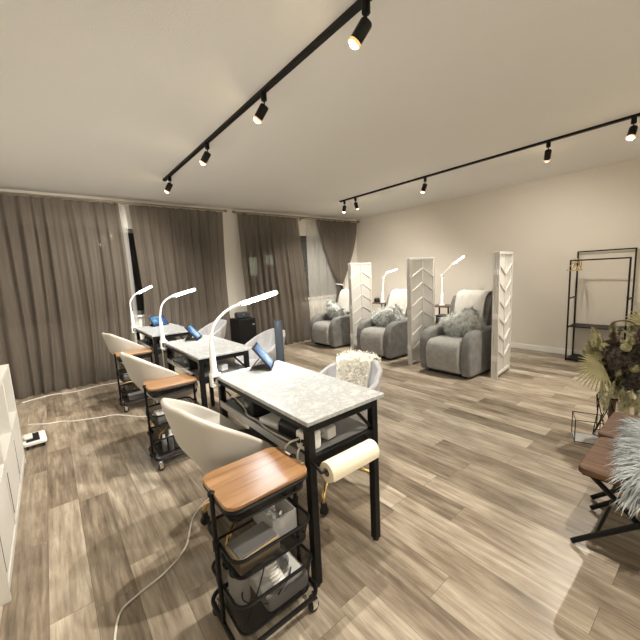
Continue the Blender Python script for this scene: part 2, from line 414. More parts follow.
# ------------------------------------------------------------------ track lights
for x, y0, y1, lab in ((1.28, -1.35, 4.46, 'long black ceiling track above the row of desks'), (4.12, -1.35, 4.40, 'long black ceiling track running above the recliners')):
    r = thing('light_track', lab, 'track', (x, 0, ZC), 0)
    MB().bb(-.018, .018, y0, y1, -.022, 0).build('rail', 'black', r, bevel=.002)
    MB().bb(-.020, .020, y1 - .05, y1 + .008, -.025, 0).build('end_cap', 'blackp', r, bevel=.002)
WARM = (1.0, .915, .79)
def spot(x, y, aim, lit, label, power):
    r = thing('track_spotlight', label, 'spotlight', (x, y, ZC - .022), 0, 'spotlights on the ceiling tracks')
    MB().lathe([(.020, 0), (.020, -.045), (.016, -.05)], 16).build('adapter', 'black', r)
    MB().tube([(0, 0, -.045), (0, 0, -.085)], .005, 8).build('stem', 'black', r)
    d = V(aim).normalized(); q = d.to_track_quat('Z', 'Y').to_matrix(); c = V((0, 0, -.085)) - d * .012
    MB().lathe([(.006, 0), (.026, .004), (.030, .012), (.030, .105), (.0285, .107), (.026, .105), (.026, .096)], 24, c, q).build('head', 'black', r)
    if lit: MB().lathe([(.0302, .094), (.0305, .095), (.0305, .106), (.0300, .108)], 24, c, q).build('halo_ring', 'warmglow', r)  # no real part: lamp halo painted as a glowing band round the head
    MB().lathe([(.0255, 0), (.0255, .012), (.020, .022), (.010, .028), (.001, .030)], 20, c + d * .0935, q).build('lamp', 'bulb' if lit else 'deadbulb', r)
    if lit:
        L = bpy.data.lights.new('spot_beam', 'SPOT'); L.energy = power; L.color = WARM; L.spot_size = R(SPOTA); L.spot_blend = .9; L.shadow_soft_size = .022
        o = bpy.data.objects.new('spot_beam', L); COL.objects.link(o); o.parent = r; o.location = c + d * .135
        o.rotation_euler = (-d).to_track_quat('Z', 'Y').to_euler()
SPOTA = 128; PW = 60
T1 = [(1.15, 'large lit black spotlight nearest the viewer on the track above the desks'), (2.07, 'lit black spotlight, second from the near end of the desk track'),
      (3.08, 'lit black spotlight, third along the desk track, above the middle desk'), (4.25, 'small lit black spotlight at the far end of the desk track')]
for y, l in T1: spot(1.28, y, (-.45, .68, -1), True, l, PW)
spot(1.28, .05, (-.3, .1, -1), True, 'added lit black spotlight, unseen on the desk track above the viewer', PW)  # unseen head, added to raise the overall light
spot(1.28, -.95, (-.2, -.8, -.7), True, 'added lit black spotlight, unseen on the desk track behind the viewer', PW)  # unseen head, added and aimed at the front wall for bounced fill
PW *= 1.2
spot(4.12, 4.30, (.1, .40, -1), True, 'small lit spotlight at the far end of the recliner track', PW)
spot(4.12, 4.04, (.85, .40, -1), True, 'black spotlight turned to the wall beside the last lit one on the recliner track', PW * .28)
spot(4.12, 2.73, (.15, .55, -1), True, 'lit spotlight on the recliner track above the middle white screen', PW)
spot(4.12, 1.30, (.85, .40, -1), True, 'black spotlight hanging alone on the recliner track, turned to the wall', PW * .36)
spot(4.12, .66, (-.45, .10, -1), True, 'lit spotlight at the picture edge on the recliner track, above the rack', PW)
spot(4.12, -.5, (.2, -.8, -.8), True, 'added lit spotlight, out of view on the near end of the recliner track', PW)  # added out of view, turned to the front wall to bounce light back

# ------------------------------------------------------------------ nail desks
DESKS = [(.745, 1.040, 'nearest'), (.835, 2.545, 'middle'), (.855, 4.050, 'farthest')]
DW, DL, DZ = .47, .955, .775
def make_desk(loc, label):
    r = thing('nail_desk', label, 'desk', loc, 0, 'marble topped nail desks in a row')
    MB().bb(0, DW, 0, DL, DZ - .02, DZ).build('tabletop', 'marble', r, bevel=.003)
    xs = (.028, .415); ys = (.03, DL - .03)
    for x in xs:
        for y in ys:
            l = MB().bb(x - .018, x + .018, y - .018, y + .018, .012, DZ - .02).build('leg', 'black', r, bevel=.003)
            MB().lathe([(.015, 0), (.015, .014)], 12, (x, y, 0)).build('foot', 'rubber', l)
    f = MB()
    for x in xs: f.bb(x - .015, x + .015, ys[0], ys[1], DZ - .052, DZ - .021)
    for y in ys:
        f.bb(xs[0], xs[1], y - .015, y + .015, DZ - .057, DZ - .021)
        f.bb(xs[0], xs[1], y - .013, y + .013, .553, .605)
        f.bar((xs[1] - .02, y, .62), (xs[1] - .11, y, .722), .014)
    f.build('frame', 'black', r, bevel=.002)
    MB().bb(.02, .42, .045, DL - .045, .590, .602).build('shelf', 'greymesh', r)
    MB().bb(.004, .012, .045, DL - .045, .582, .620).build('shelf_edge', 'silver', r)
    return r
d0 = make_desk((DESKS[0][0], DESKS[0][1], 0), 'nearest nail desk, marble top with black legs, paper towel roll on its end')
dup(d0, (DESKS[1][0], DESKS[1][1], 0), 0, 'middle nail desk of the row, marble top on black frame')
dup(d0, (DESKS[2][0], DESKS[2][1], 0), 0, 'farthest nail desk, marble top, closest to the curtains')

# paper towel roll on the near end
r = thing('paper_towel_roll', 'cream paper towel roll mounted on the end of the nearest desk', 'paper towel', (.925, .985, .568))
rm = Matrix.Rotation(PI / 2, 3, 'Y')
MB().lathe([(.017, -.137), (.0415, -.137), (.043, -.134), (.043, .134), (.0415, .137), (.017, .137)], 36, (0, 0, 0), rm).build('roll', 'paper', r)
MB().lathe([(.016, -.138), (.0165, -.1385), (.0165, .1385), (.016, .138)], 20, (0, 0, 0), rm).build('core', 'darkwood', r)
MB().prism([(-.0432, .004), (-.0436, -.008), (-.040, -.026), (-.0385, -.026), (-.0422, -.008), (-.042, .004)], -.134, .134, 'x').build('loose_sheet', 'paper', r)
r = thing('towel_holder', 'black bar holder carrying the paper towel roll under the nearest desk', 'towel holder', (.925, .985, .578))
MB().tube([(-.165, 0, 0), (.160, 0, 0)], .006, 8).build('bar', 'black', r)
MB().tube(smoothpts([(-.163, 0, 0), (-.163, .03, .01), (-.163, .072, .02)], 4), .006, 8).build('bracket', 'black', r)
MB().tube(smoothpts([(.158, 0, 0), (.158, .03, .01), (.158, .072, .02)], 4), .006, 8).build('bracket', 'black', r)

# ------------------------------------------------------------------ desk lamps
def desk_lamp(loc, neck, h0, h1, label, led='led'):
    r = thing('clamp_lamp', label, 'lamp', loc, 0, 'white clamp lamps on the desks')
    K = .957; neck = [V(p) * K for p in neck]; h0 = V(h0) * K; h1 = V(h1) * K
    MB().bb(-.025, .035, -.025, .025, 0, .022).bb(-.025, -.013, -.02, .02, -.055, .002).bb(-.025, .03, -.02, .02, -.062, -.05).build('clamp', 'lampwhite', r, bevel=.004)
    MB().tube([(.012, 0, -.05), (.012, 0, -.021)], .007, 10).lathe([(.013, -.075), (.013, -.066)], 14, (.012, 0, 0)).build('clamp_screw', 'lampwhite', r)
    MB().lathe([(.024, .02), (.024, .03), (.020, .05), (.017, .16), (.011, .215), (.008, .22)], 20).build('stem', 'lampwhite', r)
    MB().tube(smoothpts(neck, 8), .0085, 10).build('gooseneck', 'lampwhite', r)
    a, b = V(h0), V(h1); t = (b - a); L = t.length; t.normalize()
    sd = V((-t.y, t.x, 0)).normalized(); upv = t.cross(sd) * 1; 
    if upv.z < 0: upv = -upv; sd = -sd
    m = Matrix((t, sd, upv)).transposed()
    hd = MB().box(a + t * .012, (.03, .044, .024), m).box(b - t * .006, (.012, .044, .024), m).box((a + b) / 2 + upv * .0145, (L, .010, .004), m).tube([a - t * .03, a + t * .01], .010, 10).build('lamp_head', 'lampwhite', r, bevel=.003)
    MB().box((a + b) / 2 + t * .007 + upv * .003, (L - .039, .044, .020), m).build('light_bar', 'ledside', r, bevel=.006)
    MB().box((a + b) / 2 + t * .007 - upv * .0085, (L - .045, .036, .003), m).build('diffuser', led, r)
    return r
desk_lamp((.732, 1.962, .775), [(0, 0, .20), (.002, 0, .25), (.03, .0, .33), (.09, 0, .39), (.155, 0, .425), (.20, 0, .437)], (.215, 0, .440), (.50, 0, .50), 'lit white gooseneck lamp clamped to the nearest desk, longest light bar')
desk_lamp((.822, 3.468, .775), [(0, 0, .20), (0, 0, .26), (.02, 0, .36), (.06, 0, .42), (.11, 0, .45), (.13, 0, .457)], (.14, 0, .46), (.375, 0, .515), 'lit white gooseneck lamp clamped to the middle desk')
desk_lamp((.840, 4.972, .775), [(0, 0, .20), (-.005, 0, .26), (.0, 0, .36), (.04, 0, .43), (.07, 0, .455), (.08, 0, .46)], (.09, 0, .465), (.285, -.06, .56), 'lit white gooseneck lamp clamped to the farthest desk')

# ------------------------------------------------------------------ tablets
def tablet(D, wdir, lean, w, h, label):
    """D: lower corner of the screen, wdir: along its lower edge, lean: up its face"""
    r = thing('tablet', label, 'tablet', D, 0, 'tablets standing on the desks')
    W = V(wdir).normalized(); U = V(lean).normalized(); n = W.cross(U)
    if n.z < 0: n = -n
    m = Matrix((W, U, n)).transposed(); c = W * w / 2 + U * h / 2
    MB().box(c, (w, h, .009), m).build('case', 'blackp', r, bevel=.003)
    MB().box(c + n * .0055, (w - .028, h - .028, .002), m).build('screen', 'screen', r)
    b = U * h * .55 - n * .006; foot = V((b.x, b.y, -.004)) - V((n.x, n.y, 0)).normalized() * (.075 * h / .19)
    k = MB(); th = -n * .004
    q = [W * w * .12 + b, W * w * .88 + b, W * w * .88 + foot, W * w * .12 + foot]
    k.add([x for x in q] + [x + th for x in q], [(0, 1, 2, 3), (7, 6, 5, 4), (0, 4, 5, 1), (1, 5, 6, 2), (2, 6, 7, 3), (3, 7, 4, 0)])
    k.build('kickstand', 'blackp', r)
    return r
tablet((1.035, 1.795, .781), (.60, .80, 0), (-.095, .072, .155), .19, .185, 'lit tablet on a folding stand on the nearest marble desk')
tablet((1.09, 3.27, .781), (.53, .85, 0), (-.098, .062, .136), .21, .175, 'lit tablet on a folding stand on the middle marble desk')
tablet((1.05, 4.80, .781), (.94, .33, 0), (-.04, .12, .137), .22, .17, 'lit tablet on a folding stand on the farthest desk by the curtains')

# ------------------------------------------------------------------ tub chairs (local: faces +X)
def make_chair(label, group, m, hb, ha, channels, loc, rz, w=.29, dp=.30, seatm='cushion'):
    r = thing('tub_chair', label, 'chair', loc, rz, group)
    SZ = .45
    def rim(ph):            # ph 0 at the back, pi at the front
        p = abs(ph)
        if p < R(112):
            t = (1 - math.cos(p)) / (1 - math.cos(R(112))); t = max(0, t - .06) / .94; h = hb + (ha - hb) * t
        elif p < R(142):
            t = (p - R(112)) / R(30); h = ha + (SZ + .0 - ha) * (t * t * (3 - 2 * t))
        else: h = SZ
        return h
    def fn(u, v):
        ph = (u - .5) * 2 * PI; h = rim(ph)
        z = SZ - .06 + (h - SZ + .06) * v
        hh = max(0, (z - (SZ - .06)) / .38)
        k = .56 + .34 * min(1, hh * 1.9) ** .75 + .14 * hh
        sq = 1 / (abs(math.cos(ph)) ** 2.6 + abs(math.sin(ph)) ** 2.6) ** (1 / 2.6)
        rr = sq * k
        if channels and abs(ph) < R(125): rr -= .05 * abs(math.sin(ph * channels)) ** .5 * min(1, v * 3)
        lean = -.06 * hh * max(0, math.cos(ph))
        return V((-math.cos(ph) * rr * dp + lean, math.sin(ph) * rr * w, z))
    MB().grid(fn, 120, 16, wrap=True).build('shell', m, r, solid=.032, sub=1, angle=180)
    MB().lathe([(.02, SZ - .075), (.13, SZ - .07), (.155, SZ - .03), (.19, SZ + .01), (.19, SZ + .035), (.15, SZ + .05), (.01, SZ + .052)], 36).build('seat', seatm, r, angle=60)
    MB().lathe([(.06, SZ - .10), (.06, SZ - .075)], 24).build('seat_plate', 'black', r)
    MB().lathe([(.026, .10), (.026, .17), (.019, .18), (.019, SZ - .09)], 20).build('column', 'gold', r)
    for k in range(4):
        a = R(38) + k * PI / 2; c, s = math.cos(a), math.sin(a)
        pts = smoothpts([(.02 * c, .02 * s, .135), (.12 * c, .12 * s, .15), (.20 * c, .20 * s, .145), (.245 * c, .245 * s, .115), (.255 * c, .255 * s, .065)], 6)
        l = MB().tube(pts, .0125, 12).build('leg', 'gold', r)
        cx, cy = .255 * c, .255 * s
        mm = Matrix.Rotation(PI / 2, 3, 'X') @ Matrix.Rotation(0, 3, 'Z')
        MB().lathe([(.006, -.016), (.022, -.014), (.0265, -.008), (.0265, .008), (.022, .014), (.006, .016)], 18, (cx, cy, .0265), mm).bb(cx - .012, cx + .012, cy - .014, cy + .014, .045, .078).build('caster', 'rubber', l)
    return r
g1 = 'white technician chairs on the left of the desks'
c0 = make_chair('white tub chair at the nearest desk, behind the nearest cart', g1, 'leather', .815, .50, 0, (.705, 1.59, 0), R(3), .25, .265)
dup(c0, (.755, 3.04, 0), R(7), 'white tub chair at the middle desk, behind the second cart')
dup(c0, (.80, 4.55, 0), R(11), 'white tub chair at the farthest desk, next to the curtains')
g2 = 'grey client chairs on the right of the desks'
c1 = make_chair('pale grey channelled tub chair with a cream fleece over it', g2, 'velvetl', .80, .56, 9, (1.285, 1.53, 0), PI + R(-3), .255, .25, seatm='velvetl')
dup(c1, (1.58, 3.06, 0), PI + R(0), 'pale grey channelled tub chair behind the slate tube at the middle desk')
dup(c1, (1.55, 4.45, 0), PI + R(0), 'pale grey channelled tub chair at the farthest desk, beside the black cabinet')

# cream fleece over the nearest client chair
FX, FY = 1.285, 1.53
def fleece(u, v):
    ph = R(-20 + 64 * u); vv = v * 2; c, q = math.cos(ph), math.sin(ph)
    sq = 1 / (abs(c) ** 2.6 + abs(q) ** 2.6) ** (1 / 2.6)
    def wall(z): hh = max(0, (z - .40) / .38); return .56 + .34 * min(1, hh * 1.9) ** .75 + .14 * hh, .06 * hh * max(0, c)
    tb = max(0, (1 - c) / (1 - math.cos(R(112))) - .06) / .94; top = .80 - .24 * tb
    off = -.034 if vv < .9 else (.034 if vv > 1.1 else -.034 + .068 * (vv - .9) / .2)
    z = top + .010 - abs(vv - 1) * .22 + (.012 * math.cos((vv - 1) * 5 * PI) if abs(vv - 1) < .1 else 0)
    k, ln = wall(min(z, top)); 
    return V((FX + c * (sq * k * .25 + off) + ln, FY + q * (sq * k * .255 + off), z))
fm = MB().grid(fleece, 30, 26)
o = fm.build('fleece_throw', 'wool', solid=.018, angle=180)
tag(o, 'curly cream fleece draped over the back of a pale grey chair', 'throw')
cm = MB(); rn = random.Random(5)
for i in range(1700):
    u, v = rn.random(), rn.random(); p = fleece(u, v); e = .01
    n = (fleece(min(1, u + e), v) - fleece(max(0, u - e), v)).cross(fleece(u, min(1, v + e)) - fleece(u, max(0, v - e))).normalized()
    c = p - V((FX, FY, p.z))
    if v < .5: n = n if n.dot(-c) > 0 else -n
    else: n = n if n.dot(c) > 0 else -n
    cm.strand(p + n * .008, n + V((rn.uniform(-1, 1), rn.uniform(-1, 1), rn.uniform(-.8, .5))) * .9, rn.uniform(.012, .022), .006, .2, .9, 4, rn)
cm.build('curls', 'wool', o, fix=False)['kind'] = 'stuff'

# ------------------------------------------------------------------ rolling carts (local: x along the wood top, y depth)
def rrect(w, d, r, n=6, cx=0, cy=0):
    out = []
    for sx, sy, a0 in ((1, 1, 0), (-1, 1, 90), (-1, -1, 180), (1, -1, 270)):
        for k in range(n + 1):
            a = R(a0 + 90 * k / n); out.append((cx + sx * (w / 2 - r) + r * math.cos(a), cy + sy * (d / 2 - r) + r * math.sin(a)))
    return out
def basket(mb_r, mb_w, w, d, r, z0, z1):
    P0 = rrect(w - .03, d - .03, r * .8); P1 = rrect(w, d, r); n = len(P0)
    mb_r.tube([(x, y, z1) for x, y in P1], .0065, 8, True); mb_r.tube([(x, y, z0) for x, y in P0], .0045, 8, True)
    mb_w.add([(x, y, z0) for x, y in P0] + [(x, y, z1) for x, y in P1], [(i, (i + 1) % n, (i + 1) % n + n, i + n) for i in range(n)] + [tuple(range(n))])
CW, CD = .342, .268
def make_cart(loc, rz, label):
    r = thing('rolling_cart', label, 'cart', loc, rz, 'black rolling carts with wooden tops')
    MB().prism(rrect(CW, CD, .045), .600, .615, 'z').build('wooden_top', 'cartwood', r, bevel=.003)
    MB().prism(rrect(CW - .006, CD - .006, .043), .594, .60, 'z').build('top_edge', 'blackp', r)
    for nm, z0, z1 in (('upper_basket', .548, .593), ('middle_basket', .33, .41), ('bottom_basket', .105, .235)):
        a, b = MB(), MB(); basket(a, b, CW - .012, CD, .045, z0, z1)
        o = a.build(nm, 'black', r); b.build('mesh_side', 'wire', o, smooth=True)
    a = MB(); a.tube([(x, y, .085) for x, y in rrect(CW + .01, CD + .02, .05)], .009, 8, True); a.build('base_ring', 'black', r)
    for s in (-1, 1):
        if 1:
            y = .0
            p = MB().tube([(s * (CW / 2 + .004), y, .085), (s * (CW / 2 + .004), y, .615)], .0085, 10).build('post', 'black', r)
            MB().lathe([(.013, 0), (.013, .012), (.008, .016)], 14, (s * (CW / 2 + .004), y, .606)).build('post_cap', 'black', p)
            MB().lathe([(.0115, -.02), (.0125, -.018), (.0125, .018), (.0115, .02)], 14, (s * (CW / 2 + .004), y, .41)).build('collar', 'black', p)
        for t in (-1, 1):
            cx, cy = s * (CW / 2 - .02), t * (CD / 2 - .01)
            c = MB().lathe([(.005, -.012), (.020, -.011), (.024, -.006), (.024, .006), (.020, .011), (.005, .012)], 18, (cx, cy, .024), Matrix.Rotation(PI / 2, 3, 'X')).build('caster', 'rubber', r)
            MB().bb(cx - .012, cx + .012, cy - .016, cy - .013, .02, .06).bb(cx - .012, cx + .012, cy + .013, cy + .016, .02, .06).bb(cx - .012, cx + .012, cy - .016, cy + .016, .056, .062).tube([(cx, cy, .06), (cx, cy, .085)], .006, 8).build('caster_fork', 'chrome', c)
    return r
CARTS = [((.54, 1.115), 0, 'nearest black three tier cart with a walnut top and rounded corners'), ((.648, 2.665), 0, 'second black cart, walnut top against the middle desk'), ((.665, 4.13), 0, 'farthest black cart, walnut top, near the curtains')]
k0 = make_cart((*CARTS[0][0], 0), CARTS[0][1], CARTS[0][2])
for p, a, l in CARTS[1:]: dup(k0, (*p, 0), a, l)

# things in the carts
cx, cy = CARTS[0][0]
t = thing('supply_box', 'flat cardboard box in the middle basket of the nearest cart', 'box', (cx - .055, cy - .045, .334), R(4))
MB().bb(-.085, .085, -.055, .055, 0, .055).build('carton', 'kraft', t, bevel=.002)
plabel(MB().bb(-.08, .08, -.05, .05, .0551, .062).build('grey_lid', 'greymesh', t, bevel=.002), 'grey lid')
t = thing('plastic_organizer', 'open frosted plastic box beside the cardboard box in the nearest cart', 'organizer', (cx + .085, cy + .03, .334), 0)
MB().bb(-.055, .055, -.085, .085, 0, .004).bb(-.055, -.051, -.085, .085, .004, .09).bb(.051, .055, -.085, .085, .004, .09).bb(-.051, .051, -.085, -.081, .004, .09).bb(-.051, .051, .081, .085, .004, .09).build('tub', 'clear', t)
tt = MB(); rn = random.Random(3)
for i in range(7): 
    a = rn.random() * 3; x, y = rn.uniform(-.025, .025), rn.uniform(-.05, .05); tt.bar((x, y, .010 + .006 * i), (x + .022 * math.cos(a), y + .022 * math.sin(a), .012 + .006 * i), .008)
tt.build('clips', 'white', t)['kind'] = 'stuff'
t = thing('dust_collector', 'white nail dust collector lying in the bottom basket of the nearest cart', 'dust collector', (cx + .055, cy - .005, .112), R(0))
MB().prism(rrect(.19, .21, .02), 0, .055, 'z').build('housing', 'white', t, bevel=.006)
MB().lathe([(.055, .055), (.052, .060), (.045, .060), (.042, .056)], 28, (.02, .03, 0)).build('fan_grille', 'velvetl', t)
hs = smoothpts([(-.035, -.085, .075), (-.045, -.08, .11), (-.05, -.05, .145), (-.045, -.01, .165), (-.03, .03, .165)], 9)
MB().tube(hs, [.022 + .006 * (i % 2) for i in range(len(hs))], 16).build('ribbed_hose', 'white', t, angle=20)
t = thing('glass_jar', 'smoky clear jar at the back of the bottom basket of the nearest cart', 'jar', (cx - .095, cy + .02, .11))
MB().lathe([(.035, 0), (.04, .01), (.04, .12), (.034, .13)], 20).build('jar', 'clear', t); MB().lathe([(.036, .13), (.036, .15)], 20).build('lid', 'blackp', t)
tag(MB().tube(smoothpts([(cx - .12, cy - .09, .13), (cx - .06, cy - .08, .22), (cx - .01, cy - .03, .25), (cx - .05, cy + .02, .2), (cx - .11, cy - .04, .17), (cx - .03, cy - .10, .15), (cx + .05, cy - .10, .19), (cx + .10, cy - .05, .178)], 8), .0028, 6).build('power_cord', 'cordb'), 'thin black cord looped in the bottom basket of the nearest cart', 'cord')
# middle cart
cx, cy = CARTS[1][0]
for i, (x, y, h, lab) in enumerate(((-.10, -.06, .13, 'first'), (-.055, -.075, .16, 'second'), (-.01, -.06, .12, 'third'), (.035, -.07, .15, 'fourth'))):
    t = thing('product_bottle', 'white bottle in the bottom basket of the second cart, %s from its post' % lab, 'bottle', (cx + x, cy + y, .106), 0, 'bottles in the second cart')
    MB().lathe([(.016, 0), (.018, .004), (.018, h * .72), (.010, h * .8)], 16).build('bottle', 'white', t); MB().lathe([(.010, h * .8), (.010, h), (.008, h)], 14).build('cap', 'lampwhite', t)
t = thing('tissue_box', 'small pale box in the middle basket of the second cart', 'box', (cx - .06, cy - .03, .334), 0)
MB().bb(-.07, .07, -.06, .06, 0, .07).build('carton', 'towel', t, bevel=.003); MB().bb(-.04, .04, -.02, .02, .07, .074).build('opening', 'clear', t)
t = thing('plastic_organizer', 'clear tub in the middle basket of the second cart', 'organizer', (cx + .07, cy, .334), 0)
MB().bb(-.05, .05, -.08, .08, 0, .004).bb(-.05, -.046, -.08, .08, .004, .08).bb(.046, .05, -.08, .08, .004, .08).bb(-.046, .046, -.08, -.076, .004, .08).bb(-.046, .046, .076, .08, .004, .08).build('tub', 'clear', t)
cx, cy = CARTS[2][0]
for x, y, z, lab in ((-.05, -.05, .334, 'pale box in the middle basket of the farthest cart'), (-.03, -.05, .108, 'pale box in the bottom basket of the farthest cart')):
    t = thing('supply_box', lab, 'box', (cx + x, cy + y, z), 0)
    MB().bb(-.08, .08, -.05, .05, 0, .05).build('carton', 'towel', t, bevel=.003); MB().bb(-.081, .081, -.051, .051, .035, .055).build('lid', 'white', t, bevel=.003)

# ------------------------------------------------------------------ electrics on the desk shelves
x0, y0, _ = DESKS[0]
t = thing('socket_cube', 'white socket cube on the shelf at the near end of the nearest desk', 'socket cube', (x0 + .075, y0 + .10, .603), R(0))
MB().bb(-.042, .042, -.042, .042, 0, .085).build('body', 'white', t, bevel=.012, bseg=3)
for dy in (-.018, .018): MB().lathe([(.015, 0), (.015, .003)], 16, (-.0425, dy, .045), Matrix.Rotation(-PI / 2, 3, 'Y')).build('socket', 'blackp', t)
t = thing('plug_adapter', 'small white plug adapter lying inside the nearest desk frame', 'adapter', (x0 + .20, y0 + .12, .603), R(10))
MB().bb(-.03, .03, -.03, .03, 0, .055).build('body', 'white', t, bevel=.006); MB().tube([(-.03, 0, .03), (-.045, 0, .03)], .004, 8).build('pin', 'chrome', t)
t = thing('router_box', 'flat white box on the shelf of the nearest desk', 'device', (x0 + .095, y0 + .42, .603), R(8))
MB().bb(-.045, .045, -.075, .075, 0, .03).build('body', 'white', t, bevel=.006); MB().bb(-.03, .03, -.06, .06, .03, .033).build('top_plate', 'towel', t, bevel=.002)
t = thing('nail_drill', 'black nail drill box at the far end of the nearest desk shelf', 'nail drill', (x0 + .11, y0 + .62, .603), R(-10))
MB().bb(-.06, .06, -.08, .08, 0, .10).build('body', 'blackp', t, bevel=.01); MB().lathe([(.018, 0), (.016, .012)], 16, (-.06, 0, .06), Matrix.Rotation(-PI / 2, 3, 'Y')).build('dial', 'silver', t)
t = thing('uv_lamp', 'black curing lamp between the white box and socket cube on the nearest desk shelf', 'curing lamp', (x0 + .13, y0 + .26, .603), R(5))
MB().prism([(-.07, 0), (.07, 0), (.07, .05), (.04, .08), (-.04, .08), (-.07, .05)], -.07, .07, 'y').build('body', 'blackp', t, bevel=.008); MB().bb(-.055, .055, -.072, -.069, .008, .05).build('opening', 'deadbulb', t)
def cord(pts, r, m, label, cat='cord', group=None): return tag(MB().tube(smoothpts(pts, 8), r, 7).build('power_cord', m), label, cat, group)
cord([(x0 + .03, y0 + .11, 0.655), (x0 - .005, y0 + .13, 0.645), (x0 - .012, y0 + .17, 0.595), (x0 - .01, y0 + .20, 0.500)], .0045, 'cordw', 'white cord curling from the socket cube on the nearest desk')
cord([(x0 + .03, y0 + .085, 0.645), (x0 - .004, y0 + .075, 0.615), (x0 - .01, y0 + .07, 0.530)], .0045, 'cordw', 'short white cord hanging beside the nearest desk front leg')
cord([(x0 + .06, y0 + .9, 0.607), (x0 + .04, y0 + .8, 0.665), (x0 + .07, y0 + .72, 0.615), (x0 + .03, y0 + .6, 0.615), (x0 + .04, y0 + .5, 0.609), (x0 + .02, y0 + .35, 0.615), (x0 + .04, y0 + .2, 0.609)], .005, 'cordw', 'long white cord along the shelf edge of the nearest desk')
cord([(x0 + .05, y0 + .95, 0.609), (x0 + .03, y0 + .86, 0.685), (x0 + .06, y0 + .78, 0.615), (x0 + .02, y0 + .74, 0.675), (x0 + .05, y0 + .70, 0.615), (x0 + .04, y0 + .66, 0.615)], .005, 'cordb', 'tangled black cord by the nail drill on the nearest desk')
x1, y1, _ = DESKS[1]
t = thing('nail_drill', 'black nail drill box on the shelf of the middle desk', 'nail drill', (x1 + .12, y1 + .45, .603), R(-10))
MB().bb(-.07, .07, -.13, .13, 0, .085).build('body', 'blackp', t, bevel=.012); MB().lathe([(.018, 0), (.016, .012)], 16, (-.07, 0, .05), Matrix.Rotation(-PI / 2, 3, 'Y')).build('dial', 'silver', t)
t = thing('plug_adapter', 'small white plug adapter on the shelf of the middle desk', 'adapter', (x1 + .24, y1 + .12, .603), R(10))
MB().bb(-.03, .03, -.03, .03, 0, .05).build('body', 'white', t, bevel=.006); MB().tube([(-.03, 0, .03), (-.045, 0, .03)], .004, 8).build('pin', 'chrome', t)
cord([(x1 + .03, y1 + .93, .74), (x1 + .03, y1 + .90, .62), (x1 + .06, y1 + .86, .68), (x1 + .03, y1 + .83, .57), (x1 + .01, y1 + .80, .63), (x1 + .02, y1 + .81, .48), (x1 + .03, y1 + .85, .38), (x1 + .05, y1 + .90, .47)], .005, 'cordb', 'tangle of black cord hanging under the middle desk')
cord([(x1 + .03, y1 + .80, .625), (x1 - .006, y1 + .70, .612), (x1 - .008, y1 + .55, .60), (x1 - .006, y1 + .42, .612), (x1 + .03, y1 + .33, .625)], .005, 'cordw', 'white cord sagging from the middle desk shelf edge')
cord([(x1 - .012, y1 + .978, 0.700), (x1 - .014, y1 + .97, 0.500), (x1 - .005, y1 + .95, 0.250), (x1 - .03, y1 + .93, 0.006), (x1 - .15, y1 + 1.05, 0.006)], .006, 'cordw', 'white cord dropping straight from the middle desk lamp to the floor')
x2, y2, _ = DESKS[2]
t = thing('nail_drill', 'black nail drill box on the shelf of the farthest desk', 'nail drill', (x2 + .12, y2 + .55, .603), 0)
MB().bb(-.07, .07, -.13, .13, 0, .085).build('body', 'blackp', t, bevel=.012); MB().lathe([(.018, 0), (.016, .012)], 16, (-.07, 0, .05), Matrix.Rotation(-PI / 2, 3, 'Y')).build('dial', 'silver', t)

# floor cords
cord([(-.38, 5.30, .006), (-.1, 5.38, .006), (.15, 5.30, .006), (.4, 5.35, .006), (.7, 5.30, .006), (1.0, 5.36, .006), (1.3, 5.34, .006)], .006, 'cordw', 'white cord lying along the foot of the widest curtain')
cord([(-.30, 4.38, .006), (-.15, 4.26, .006), (-.03, 4.22, .006), (.05, 4.14, .006), (.25, 4.05, .006), (.42, 3.98, .006), (.62, 3.72, .006), (.84, 3.7, .006)], .006, 'cordw', 'white cord snaking across the floor toward the middle desk')
cord([(.02, 1.22, .005), (.04, 1.40, .005), (.08, 1.52, .005), (.16, 1.56, .005), (.28, 1.60, .005), (.40, 1.69, .005), (.52, 1.9, .005), (.74, 2.04, .005)], .0045, 'cordw', 'pale cord on the floor leading under the nearest white chair')

# ------------------------------------------------------------------ recliners (local: faces -X, front at x=0)
def make_recliner(label, loc, rz=0):
    r = thing('recliner', label, 'armchair', loc, rz, 'grey recliners along the right wall')
    MB().bb(.05, .92, -.28, .28, .012, .06).build('base', 'blackp', r)
    for s in (-1, 1):
        pts = [(.03, .03), (.0, .10), (-.015, .30), (.0, .43), (.04, .51), (.11, .555), (.22, .575), (.60, .585), (.86, .59), (.90, .55), (.90, .03)]
        a, b = (.225, .35) if s > 0 else (-.35, -.225)
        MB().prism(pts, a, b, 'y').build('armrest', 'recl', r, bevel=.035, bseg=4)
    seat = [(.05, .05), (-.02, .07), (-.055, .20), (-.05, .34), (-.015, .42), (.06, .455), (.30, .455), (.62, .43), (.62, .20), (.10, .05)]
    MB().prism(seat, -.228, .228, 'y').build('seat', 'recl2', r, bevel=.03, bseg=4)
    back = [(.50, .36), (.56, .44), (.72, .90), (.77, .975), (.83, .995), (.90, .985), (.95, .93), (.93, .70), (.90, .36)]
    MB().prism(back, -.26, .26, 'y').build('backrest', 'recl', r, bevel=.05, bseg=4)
    for s in (-1, 1):
        wg = [(.66, .52), (.74, .86), (.80, .955), (.88, .97), (.94, .92), (.93, .52)]
        a, b = (.24, .33) if s > 0 else (-.33, -.24)
        MB().prism(wg, a, b, 'y').build('back_wing', 'recl', r, bevel=.03, bseg=3)
    return r
RC = [(3.80, 2.275, 'grey recliner closest to the viewer, in front of the side table lamp'), (3.90, 3.555, 'grey recliner between the middle and farthest white screens'), (3.90, 4.83, 'farthest grey recliner, beside the curtained window')]
ro = make_recliner(RC[0][2], (RC[0][0], RC[0][1], 0))
for x, y, l in RC[1:]: dup(ro, (x, y, 0), 0, l)
